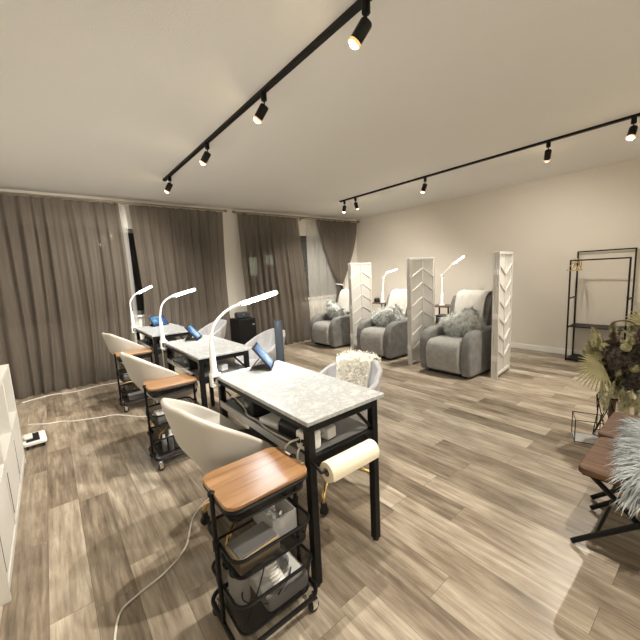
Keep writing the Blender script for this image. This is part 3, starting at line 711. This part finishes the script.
TW = ['white towel over the back of the recliner closest to the viewer', 'white towel over the back of the middle recliner', 'white towel over the back of the farthest recliner']
for i, (x, y, l) in enumerate(RC):
    rn = random.Random(20 + i); p = [rn.random() * 6 for _ in range(3)]
    prof = smoothpts([(.585, 0, .60), (.645, 0, .74), (.70, 0, .90), (.745, 0, .985), (.82, 0, 1.022), (.91, 0, 1.012), (.97, 0, .94), (.955, 0, .78), (.94, 0, .66)], 6)
    def tw(u, v):
        f = v * (len(prof) - 1); j = min(int(f), len(prof) - 2); q = prof[j].lerp(prof[j + 1], f - j)
        yy = (u - .5) * (.40 + .05 * v) + .012 * math.sin(9 * v + p[0])
        off = .006 * math.sin(14 * u + p[1] + 6 * v) + .004 * math.sin(31 * u + p[2])
        return V((x + q.x - abs(off) * .6 - .004, y + yy, q.z + abs(off)))
    tag(MB().grid(tw, 40, 50).build('towel', 'towel', solid=.012, angle=180), TW[i], 'towel', 'white towels on the recliners')
PL = ['fluffy grey pillow on the recliner closest to the viewer', 'fluffy grey pillow on the middle recliner', 'fluffy grey pillow on the farthest recliner']
def pillow(loc, rot, w, h, t, label, seed, n=2600):
    rn = random.Random(seed); Rm = Euler(rot).to_matrix(); c = V(loc)
    def sh(a, b, s):      # a,b in -1..1
        k = (1 - abs(a) ** 3) * (1 - abs(b) ** 3)
        pin = 1 - .07 * (1 - abs(a)) * abs(b) ** 2 - .0
        return V((a * w / 2 * (1 - .06 * (1 - b * b) * 0), b * h / 2, s * t / 2 * max(0, k) ** .45))
    m = MB()
    for s in (-1, 1): m.grid(lambda u, v: c + Rm @ sh(u * 2 - 1, v * 2 - 1, s), 18, 18)
    o = tag(m.build('pillow', 'fur1', angle=180), label, 'pillow', 'fluffy pillows on the recliners')
    f = MB()
    for i in range(n):
        a, b, s = rn.uniform(-1, 1), rn.uniform(-1, 1), (1 if rn.random() < .8 else -1)
        p = sh(a, b, s); nn = V((a * .8, b * .8, s * .8))
        d = nn + V((rn.uniform(-1, 1), rn.uniform(-1, 1), rn.uniform(-.5, .5))) * .7
        f.strand(c + Rm @ p, Rm @ d + V((0, 0, -.3)), rn.uniform(.045, .09), .006, .28, .3, 3, rn)
    f.build('fur', 'fur1', o, fix=False)['kind'] = 'stuff'
    return o
for i, (x, y, l) in enumerate(RC):
    # local pillow: width along world y, height leaning along the back, face toward -x
    pillow((x + .40, y + (-.05, -.02, .0)[i], (.60, .585, .60)[i]), (R(-62), R((-20, -20, 16)[i]), R(-90 + (4, 12, -6)[i])), .46, .38, .16, PL[i], 40 + i)

# ------------------------------------------------------------------ folding screens
def make_screen(loc, rz, label, vee, w=.50):
    r = thing('folding_screen', label, 'room divider', loc, rz, 'folded white room dividers between the recliners')
    h, th = 1.52, .022
    for k in range(3):
        y = k * (th + .004); p = MB()
        p.bb(0, .028, y, y + th, 0, h); p.bb(w - .028, w, y, y + th, 0, h); p.bb(.028, w - .028, y, y + th, h - .03, h); p.bb(.028, w - .028, y, y + th, .03, .065)
        p.bb(w / 2 - .010, w / 2 + .010, y + .002, y + th, .065, h - .03); p.bb(.028, w - .028, y + .017, y + .021, .065, h - .03)
        zz = .02
        while zz < h + .1:
            for s in (-1, 1):
                xa, xb = (.028, w / 2 - .01) if s < 0 else (w / 2 + .01, w - .028)
                inner = zz + (.12 if not vee else 0); outer = zz + (0 if not vee else .12)
                za, zb = (outer, inner) if s < 0 else (inner, outer)
                lo, hi = .075, h - .045
                if max(za, zb) < hi and min(za, zb) > lo: p.bar((xa, y + th / 2, za), (xb, y + th / 2, zb), th * .9, .018)
            zz += .205
        p.build('panel', 'divider', r, bevel=.0015, bseg=1)
    for z in (.25, .76, 1.28):
        MB().bb(-.006, 0, .004, .072, z - .03, z + .03).tube([(-.006, .024, z - .035), (-.006, .024, z + .035)], .004, 8).tube([(-.006, .05, z - .035), (-.006, .05, z + .035)], .004, 8).build('hinge', 'white', r)
    return r
make_screen((4.10, 1.735, 0), R(6), 'white chevron screen beside the recliner closest to the viewer, by the bare wall', True)
make_screen((3.95, 2.855, 0), R(-7), 'white chevron screen between the two nearer recliners', False)
make_screen((4.10, 4.185, 0), R(-2), 'white chevron screen between the two farther recliners', False)

# ------------------------------------------------------------------ side tables with lamps
def side_table(loc, label):
    r = thing('side_table', label, 'side table', loc, 0, 'dark side tables by the right wall')
    MB().bb(-.17, .17, -.19, .19, .715, .735).build('top', 'darkwood', r, bevel=.002)
    for z, n in ((.42, 'shelf'), (.12, 'shelf')): MB().bb(-.165, .165, -.185, .185, z, z + .016).build(n, 'darkwood', r)
    for sx in (-1, 1):
        for sy in (-1, 1): MB().bb(sx * .155 - .01, sx * .155 + .01, sy * .175 - .01, sy * .175 + .01, 0, .715).build('leg', 'black', r)
    return r
s0 = side_table((5.20, 3.10, 0), 'dark side table behind the recliner closest to the viewer')
dup(s0, (5.25, 4.46, 0), 0, 'dark side table beside the farthest white screen, under a slim lamp')
def arm_lamp(loc, pts, label, led):
    r = thing('arm_lamp', label, 'lamp', loc, 0, 'slim white arm lamps between the recliners')
    MB().lathe([(.05, 0), (.05, .012), (.03, .022), (.024, .03), (.024, .19), (.018, .21), (.013, .215)], 20).build('base', 'lampwhite', r)
    MB().tube([(0, 0, .2), pts[0]], .0125, 10).build('lower_arm', 'lampwhite', r)
    MB().lathe([(.019, -.022), (.019, .022)], 14, pts[0], Matrix.Rotation(PI / 2, 3, 'Y')).build('joint', 'lampwhite', r)
    MB().tube([pts[0], pts[1]], .010, 10).build('upper_arm', 'lampwhite', r)
    a, b = V(pts[1]), V(pts[2]); t = (b - a).normalized(); L = (b - a).length; sd = V((1, 0, 0)); upv = sd.cross(t)
    if upv.z < 0: upv = -upv
    m = Matrix((t, sd, upv)).transposed()
    MB().box((a + b) / 2, (L, .05, .014), m).build('lamp_head', 'lampwhite', r, bevel=.005)
    MB().box((a + b) / 2 - upv * .009, (L - .02, .042, .004), m).build('diffuser', led, r)
arm_lamp((5.20, 3.13, .736), [(0, 0, .505), (0, -.20, .69), (0, -.38, .80)], 'lit white arm lamp rising behind the recliner closest to the viewer', 'led2')
arm_lamp((5.25, 4.47, .736), [(0, -.03, .49), (0, -.12, .60), (0, -.36, .65)], 'white arm lamp between the two farther white screens', 'led2')
t = thing('storage_bin', 'small dark box on the shelf of the side table behind the nearest recliner', 'box', (5.20, 3.08, .437)); MB().bb(-.10, .10, -.11, .11, 0, .12).build('bin', 'blackp', t, bevel=.01); MB().bb(-.105, .105, -.115, .115, .12, .135).build('lid', 'slate', t, bevel=.004)
t = thing('steamer_unit', 'small black device on the side table beside the farthest screen', 'device', (5.22, 4.60, .736)); MB().lathe([(.06, 0), (.06, .05), (.045, .08), (.02, .09)], 20).build('body', 'blackp', t); MB().lathe([(.012, .09), (.012, .11)], 12).build('knob', 'silver', t)

# ------------------------------------------------------------------ clothes rack and hangers
r = thing('clothes_rack', 'black square tube clothes rack standing against the right wall', 'clothes rack', (5.51, 1.12, 0))
for nm, x, h in (('front_frame', 0, 1.385), ('rear_frame', .315, 1.50)):
    m = MB()
    for y in (-.30, .30): m.bb(x - .009, x + .009, y - .009, y + .009, 0, h)
    m.bb(x - .009, x + .009, -.291, .291, h - .018, h); m.bb(x - .008, x + .008, -.291, .291, .012, .028)
    m.build(nm, 'black', r, bevel=.002)
m = MB()
for y in (-.30, .30):
    for z in (.02, .47, .87): m.bb(.009, .326, y - .008, y + .008, z - .008, z + .008)
m.build('side_rung', 'black', r)
for z in (.475, .022):
    m = MB(); m.bb(.0, .335, -.30, .30, z, z + .012); m.build('shelf', 'black', r)
for k in range(5):
    y = .27 - .022 * k
    h = thing('clothes_hanger', 'thin gold wire hanger, %s from the rack post' % ('first', 'second', 'third', 'fourth', 'fifth')[k], 'hanger', (5.51, 1.12 + y, 1.385), R((-6, 4, -3, 8, 14)[k]), 'gold hangers bunched at one end of the rack')
    MB().tube(smoothpts([(.004, 0, -.035), (0, 0, -.015), (-.012, 0, .002), (-.002, 0, .016), (.014, 0, .006)], 5), .0032, 7).build('hook', 'gold', h)
    MB().tube([(0, 0, -.035), (.19, 0, -.13), (.19, 0, -.14), (-.19, 0, -.14), (-.19, 0, -.13)], .0045, 7, True).build('body', 'gold', h)

# ------------------------------------------------------------------ white cubby unit on the left
r = thing('cubby_unit', 'white cubby shelf unit with door inserts standing against the left wall', 'shelf unit', (-.285, 1.91, 0))
UW, UD, UH = 1.53, .39, .80
m = MB(); TH = .022
m.bb(-UD, 0, 0, UW, UH - TH, UH); m.bb(-UD, 0, 0, TH, .0, UH - TH); m.bb(-UD, 0, UW - TH, UW, 0, UH - TH); m.bb(-UD, -.008, TH, UW - TH, 0, .06)
m.bb(-UD, 0, TH, UW - TH, .06, .06 + TH * .7); m.bb(-UD, 0, TH, UW - TH, .415, .435)
NC = 3; cw = UW / NC
for k in range(1, NC): m.bb(-UD, 0, k * cw - TH / 2, k * cw + TH / 2, .0755, UH - TH)
m.build('carcass', 'shelfw', r, bevel=.0015, bseg=1)
MB().bb(-UD, -UD + .008, TH, UW - TH, .06, UH - TH).build('back_panel', 'shelfi', r)
for k in range(NC):
    a = k * cw + .03; b = (k + 1) * cw - .014
    d = MB().bb(-.022, -.004, a, b, .085, .405).build('door', 'shelfw', r, bevel=.002)
    MB().bb(-.0038, -.001, a + .004, a + .012, .12, .36).build('finger_slot', 'blackp', d)
t = thing('foot_dolly', 'small white trolley tray with black mat on the floor by the cubby unit', 'trolley', (-.235, 3.80, 0), R(4))
MB().prism(rrect(.16, .26, .02), .035, .062, 'z').build('tray', 'white', t, bevel=.005); MB().bb(-.055, .035, -.10, .10, .062, .068).build('mat', 'blackp', t, bevel=.002)
plabel(MB().bb(-.07, -.01, -.06, .06, .068, .088).build('white_pack', 'towel', t, bevel=.008), 'white packet on the mat')
for sx in (-1, 1):
    for sy in (-1, 1): MB().lathe([(.017, -.009), (.017, .009)], 14, (sx * .055, sy * .10, .017), Matrix.Rotation(PI / 2, 3, 'Y')).build('wheel', 'rubber', t)

# ------------------------------------------------------------------ black cabinet with speaker, slate tube
t = thing('black_cabinet', 'square black cabinet in front of the white column between windows', 'cabinet', (2.51, 5.20, 0))
MB().bb(-.15, .15, -.18, .18, .02, .69).build('body', 'blackp', t, bevel=.004); MB().bb(-.14, .14, -.188, -.18, .04, .67).build('door', 'black', t, bevel=.002)
MB().bb(.08, .12, -.196, -.188, .58, .60).build('handle', 'silver', t); 
for sx in (-1, 1):
    for sy in (-1, 1): MB().lathe([(.02, 0), (.02, .02)], 12, (sx * .12, sy * .14, 0)).build('foot', 'rubber', t)
t = thing('music_speaker', 'small dark rounded speaker on top of the black cabinet', 'speaker', (2.50, 5.18, .691))
MB().prism(rrect(.23, .10, .035, 5, 0, .055), -.06, .06, 'y').build('body', 'slate', t, bevel=.012); plabel(MB().bb(-.012, .012, -.063, -.06, .06, .068).build('badge', 'silver', t), 'tiny silver badge')
t = thing('slate_tube', 'upright slate grey tube standing behind the nearest desk', 'tube', (1.515, 2.46, 0))
MB().lathe([(.036, .02), (.036, .975), (.033, .985), (.026, .985), (.024, .97)], 28).build('tube', 'slate', t); MB().lathe([(.07, 0), (.07, .012), (.045, .022)], 28).build('base', 'blackp', t)

# ------------------------------------------------------------------ folding stools with a fur throw
def make_stool(loc, label):
    r = thing('folding_stool', label, 'stool', loc, 0, 'folding stools with wooden seats')
    MB().prism(rrect(.425, .40, .03, 4, .2125, -.20), .398, .425, 'z').build('seat', 'stoolwood', r, bevel=.004)
    MB().bb(.03, .40, -.385, -.015, .380, .398).build('seat_rail', 'black', r)
    for x in (.045, .385):
        MB().tube([(x, .010, .013), (x, -.375, .38)], .0125, 12).build('leg', 'black', r)
        x2 = x + (.028 if x < .2 else -.028)
        MB().tube([(x2, -.445, .013), (x2, -.03, .38)], .0125, 12).build('leg', 'black', r)
    MB().tube([(.045, -.075, .094), (.385, -.075, .094)], .008, 10).build('stretcher', 'black', r)
    return r
st = make_stool((1.80, .40, 0), 'folding stool with brown wooden seat, nearer to the viewer')
dup(st, (2.245, .42, 0), 0, 'folding stool with brown wooden seat, next to the dried flower vase')
rn = random.Random(77)
# fur throw over the stools
def furb(u, v):
    a = (u - .5) * 2; b = (v - .5) * 2
    x = 2.13 + a * .375; y = .06 + b * .20 + .05 * a * (b > 0) * b
    z = .437 + .075 * max(0, (1 - abs(a) ** 4) * (1 - abs(b) ** 3)) ** .5
    if a < -.90: z -= (-.90 - a) * .7; x = 2.13 - .90 * .375 - .004
    return V((x, y, z))
m = MB().grid(furb, 26, 18)
o = tag(m.build('fur_throw', 'fur2', solid=.02, angle=180), 'fluffy pale grey fur throw lying over the two folding stools', 'throw')
f = MB()
for i in range(6500):
    u, v = rn.random(), rn.random(); p = furb(u, v); a = (u - .5) * 2; b = (v - .5) * 2
    d = V((a * .9 + rn.uniform(-.5, .5), b * .8 + .35 + rn.uniform(-.5, .5), .5 + rn.uniform(-.3, .3)))
    if a < -.85: d = V((-.8, .25 + b * .3 + rn.uniform(-.4, .4), rn.uniform(-.5, .2)))
    f.strand(p, d, rn.uniform(.06, .12), .0042, .36, .22, 4, rn)
f.build('fur', 'fur2', o, fix=False)['kind'] = 'stuff'

# ------------------------------------------------------------------ vase of dried flowers and wire cubes
VX, VY = 3.27, .53
t = thing('dried_bouquet', 'large bouquet of dried palm, plumes and dark blooms in a black wire vase', 'bouquet', (VX, VY, 0))
MB().lathe([(.05, .0), (.055, .006), (.05, .03), (.03, .04)], 20).build('base_plate', 'blackp', t); MB().lathe([(.016, .03), (.019, .1), (.022, .26), (.03, .31)], 12).build('stem_bundle', 'twig', t)
m = MB(); n = 6
A = [(.11 * math.cos(6.283 * k / n), .11 * math.sin(6.283 * k / n), .006) for k in range(n)]
B = [(.085 * math.cos(6.283 * (k + .5) / n), .085 * math.sin(6.283 * (k + .5) / n), .17) for k in range(n)]
Cc = [(.10 * math.cos(6.283 * k / n), .10 * math.sin(6.283 * k / n), .33) for k in range(n)]
for k in range(n):
    j = (k + 1) % n
    for a, b in ((A[k], A[j]), (A[k], B[k]), (A[j], B[k]), (B[k], Cc[k]), (B[k], Cc[j]), (Cc[k], Cc[j])): m.tube([a, b], .0035, 6)
m.build('wire_cage', 'black', t)
rn = random.Random(11)
ORI = V((0, 0, .30))
def stemline(tip, r=.004):
    tip = V(tip); mid = ORI.lerp(tip, .55) + V((0, 0, .05)); return smoothpts([ORI, mid, tip], 6)
def plume(tip, L, w, m, n=420, back=.5, dirv=None):
    P = stemline(tip); mb = MB(); mb.tube(P, .0035, 6)
    d = (P[-1] - P[-4]).normalized(); base = P[-1] - d * L * back
    if dirv is not None: d = V(dirv).normalized(); base = P[-1].copy()
    for i in range(n):
        s = rn.random(); q = base + d * L * s; e = V((rn.gauss(0, 1), rn.gauss(0, 1), rn.gauss(0, 1))).normalized()
        e = (e - d * e.dot(d)).normalized(); wd = w * math.sin(PI * min(1, .12 + s * .88)) ** .7
        mb.strand(q, d * .9 + e * rn.uniform(.3, .9), wd * rn.uniform(.6, 1.2), .0035, .18, .2, 3, rn)
    mb.build('plume', m, t, fix=False)
def fan(tip, face, rad, n=17, spread=150):
    """dried palm fan leaf"""
    P = stemline(tip); mb = MB(); mb.tube(P, .004, 6)
    c = P[-1]; d = V(face).normalized(); sd = d.cross(Fr + V((0, 0, .35))).normalized(); nrm = d.cross(sd).normalized()
    for k in range(n):
        a = R(-spread / 2 + spread * k / (n - 1)); dirv = (d * math.cos(a) + sd * math.sin(a)).normalized(); L = rad * (1 - .18 * (abs(a) / R(spread / 2)) ** 2) * rn.uniform(.92, 1.05)
        s2 = dirv.cross(nrm).normalized(); fold = nrm * .006
        pts = []
        for j in range(5):
            q = j / 4; wd = .0085 * (math.sin(PI * (q * .8 + .1)) ** .8) * (rad / .16) * (1 - .5 * q)
            p = c + dirv * L * q + V((0, 0, -.35 * L * q * q * .5))
            pts += [p - s2 * wd, p + fold, p + s2 * wd]
        o = len(mb.v); mb.v += [tuple(x) for x in pts]
        for j in range(4):
            mb.f += [(o + 3 * j, o + 3 * j + 1, o + 3 * j + 4, o + 3 * j + 3), (o + 3 * j + 1, o + 3 * j + 2, o + 3 * j + 5, o + 3 * j + 4)]
    mb.build('palm_leaf', 'palm', t, fix=False)
def bloom(tip, rad, m='flower', n=200):
    mb = MB(); mb.tube(stemline(tip), .005, 6); c = V(tip)
    mb.lathe([(rad * .72 * math.sin(PI * k / 8), -rad * .72 * math.cos(PI * k / 8)) for k in range(9)], 14, c)
    for i in range(n):
        e = V((rn.gauss(0, 1), rn.gauss(0, 1), rn.gauss(0, 1))).normalized(); p = c + e * rad * rn.uniform(.8, 1.0)
        a = e.orthogonal().normalized(); a.rotate(Matrix.Rotation(rn.random() * 6.28, 3, e)); b = e.cross(a); z = rad * .24
        q = e * rad * .10
        mb.add([p - a * z + q, p - b * z * .7 + q * .2, p + a * z + q, p + b * z * .7 + q * .2, p - e * .01], [(0, 1, 4), (1, 2, 4), (2, 3, 4), (3, 0, 4)])
    mb.build('flower_head', m, t, fix=False)
def leafspray(tip, m='leaf', n=26, sz=.04):
    P = stemline(tip); mb = MB(); mb.tube(P, .003, 6)
    for i in range(n):
        f = rn.uniform(.35, 1); p = P[int(f * (len(P) - 1))]; e = V((rn.gauss(0, 1), rn.gauss(0, 1), rn.gauss(.2, 1))).normalized()
        a = e.orthogonal().normalized(); s = sz * rn.uniform(.6, 1.2)
        mb.add([p, p + e * s * .5 + a * s * .22, p + e * s, p + e * s * .5 - a * s * .22], [(0, 1, 2, 3)])
    mb.build('leaf_spray', m, t, fix=False)
# camera is toward (-x,-y): image left is +y -x
Lf = V((-.15, .985, 0)); Fr = V((-.985, -.16, 0))
def at(l, f, z): return Lf * l + Fr * f + V((0, 0, z))
fan(at(.07, .18, .60), Lf * .8 + V((0, 0, -.6)), .18, 19, 160)
fan(at(-.14, .06, .90), Lf * .2 + V((0, 0, 1)), .15, 15, 150)
fan(at(-.26, .08, .80), Lf * -.5 + V((0, 0, 1)), .20, 15, 120)
for l, f, z, rad in ((-.03, .21, .665, .085), (-.16, .21, .56, .085), (-.10, .16, .50, .06), (-.15, .19, .72, .075), (.04, .17, .72, .05), (-.24, .10, .62, .085), (.06, .10, .67, .055), (.0, .10, .56, .065), (-.08, .10, .60, .06), (-.12, -.05, .72, .08), (.04, -.06, .66, .08), (.02, .02, .70, .07), (-.14, .02, .60, .10), (-.22, .14, .48, .07)): bloom(at(l, f, z), rad)
for l, f, z, rad in ((.10, .16, .665, .032), (.06, .18, .735, .035), (-.10, .24, .62, .03), (-.05, .23, .76, .03), (.12, .14, .75, .03), (-.20, .22, .74, .035)): bloom(at(l, f, z), rad, 'palm', 120)
for l, f, z, L, w, mm in ((.02, .12, .79, .16, .045, 'mauve'), (-.10, .14, .82, .20, .05, 'mauve'), (-.20, .14, .82, .2, .05, 'mauve'), (.12, .06, .79, .16, .035, 'palm'), (.02, .06, .84, .16, .04, 'plume'), (-.12, .04, .94, .24, .05, 'plume'), (-.24, .06, .92, .24, .05, 'palm'), (-.08, .02, .90, .18, .045, 'plume'),
                      (-.01, .16, .43, .26, .06, 'plume'), (-.06, .17, .40, .28, .06, 'plume'), (-.12, .18, .36, .26, .05, 'palm'), (-.18, .16, .40, .24, .05, 'plume'), (.14, .08, .67, .16, .045, 'palm'), (.15, .04, .62, .14, .04, 'plume'), (.12, .04, .58, .14, .045, 'palm'), (-.26, .12, .5, .2, .05, 'plume'), (.13, .12, .72, .15, .04, 'plume'), (.10, .14, .78, .13, .035, 'palm'), (.07, .16, .70, .13, .035, 'plume'), (-.06, .2, .78, .15, .04, 'palm'), (-.02, .22, .57, .14, .035, 'plume'), (-.20, .22, .66, .16, .04, 'plume')): plume(at(l, f, z), L, w, mm)
for l, f, z, L, mm in ((.06, .18, .52, .20, 'plume'), (.0, .20, .50, .24, 'plume'), (-.05, .21, .47, .26, 'plume'), (-.10, .21, .46, .25, 'palm'), (-.15, .20, .50, .22, 'plume'), (-.21, .18, .50, .22, 'plume')): plume(at(l, f, z), L, .05, mm, 420, 0, Lf * rn.uniform(-.1, .25) + Fr * .2 + V((0, 0, -1)))
for i in range(30):
    l = rn.uniform(-.30, .15); leafspray(at(l, rn.uniform(-.08, .19), rn.uniform(.48, .88) - .5 * max(0, l)), 'leaf' if i % 3 else 'plume', 34, .055)
m = MB(); m.tube(smoothpts([ORI, at(-.04, .08, .62), at(-.10, .09, .80), at(-.09, .09, .90), at(-.03, .09, .925), at(.03, .09, .905), at(.045, .09, .86)], 6), .005, 7); m.build('twig', 'twig', t)
m = MB(); m.tube(smoothpts([ORI, at(.03, .08, .66), at(.09, .08, .79), at(.13, .08, .86), at(.18, .08, .885)], 6), .0045, 7); m.build('twig', 'twig', t)

def wirecube(loc, rz, s, label):
    r = thing('wire_cube', label, 'wire cube', loc, rz, 'black wire cubes on the floor')
    m = MB(); h = s / 2
    for z in (.004, s): m.tube([(-h, -h, z), (h, -h, z), (h, h, z), (-h, h, z)], .003, 6, True)
    for x in (-h, h):
        for y in (-h, h): m.tube([(x, y, .004), (x, y, s)], .003, 6)
    m.build('wire_frame', 'black', r)
    MB().bb(-h, h, -h, h, .001, .006).build('base_glass', 'clear', r)
    return r
wirecube((3.10, .635, 0), R(20), .175, 'black wire cube on the floor in front of the dried flower vase')

# ------------------------------------------------------------------ a lit house across the street
MT['night'] = mat('dark_render', (.03, .03, .035), .9); MT['litwin'] = mat('lit_room_behind_glass', (.3, .3, .25), .6, emit=(.85, .90, .62), es=.55, var=None)
t = thing('neighbour_house', 'dark house with lit windows, seen dimly through the taupe curtain near the recliners', 'house', (7.5, 15.5, 0))
MB().bb(-4.5, 4.5, 0, 5, -.5, 4.2).build('wall', 'night', t)
MB().prism([(-5, 4.2), (5, 4.2), (0, 6.5)], -.4, 5.4, 'y').build('roof', 'night', t)
for x, z, ww, hh in ((.45, 1.9, 1.1, .9), (1.75, 2.2, .45, .5)):
    f = MB().bb(x - ww / 2 - .06, x + ww / 2 + .06, -.05, 0, z - hh / 2 - .06, z + hh / 2 + .06).build('window', 'night', t)
    g = MB().bb(x - ww / 2, x - .03, -.06, -.05, z - hh / 2, z + hh / 2).bb(x + .03, x + ww / 2, -.06, -.05, z - hh / 2, z + hh / 2).build('pane', 'litwin', f)

# ------------------------------------------------------------------ world, exposure
wd = bpy.data.worlds.new('night'); sc.world = wd; wd.use_nodes = True
wd.node_tree.nodes['Background'].inputs[0].default_value = (.012, .014, .02, 1); wd.node_tree.nodes['Background'].inputs[1].default_value = .3
vs = sc.view_settings; vs.view_transform = 'Standard'; vs.look = 'None'; vs.gamma = 1; vs.use_curve_mapping = False; vs.exposure = 1.4
sc.cycles.max_bounces = 10; sc.cycles.diffuse_bounces = 6; sc.cycles.transparent_max_bounces = 16
sc.cycles.sample_clamp_indirect = 6
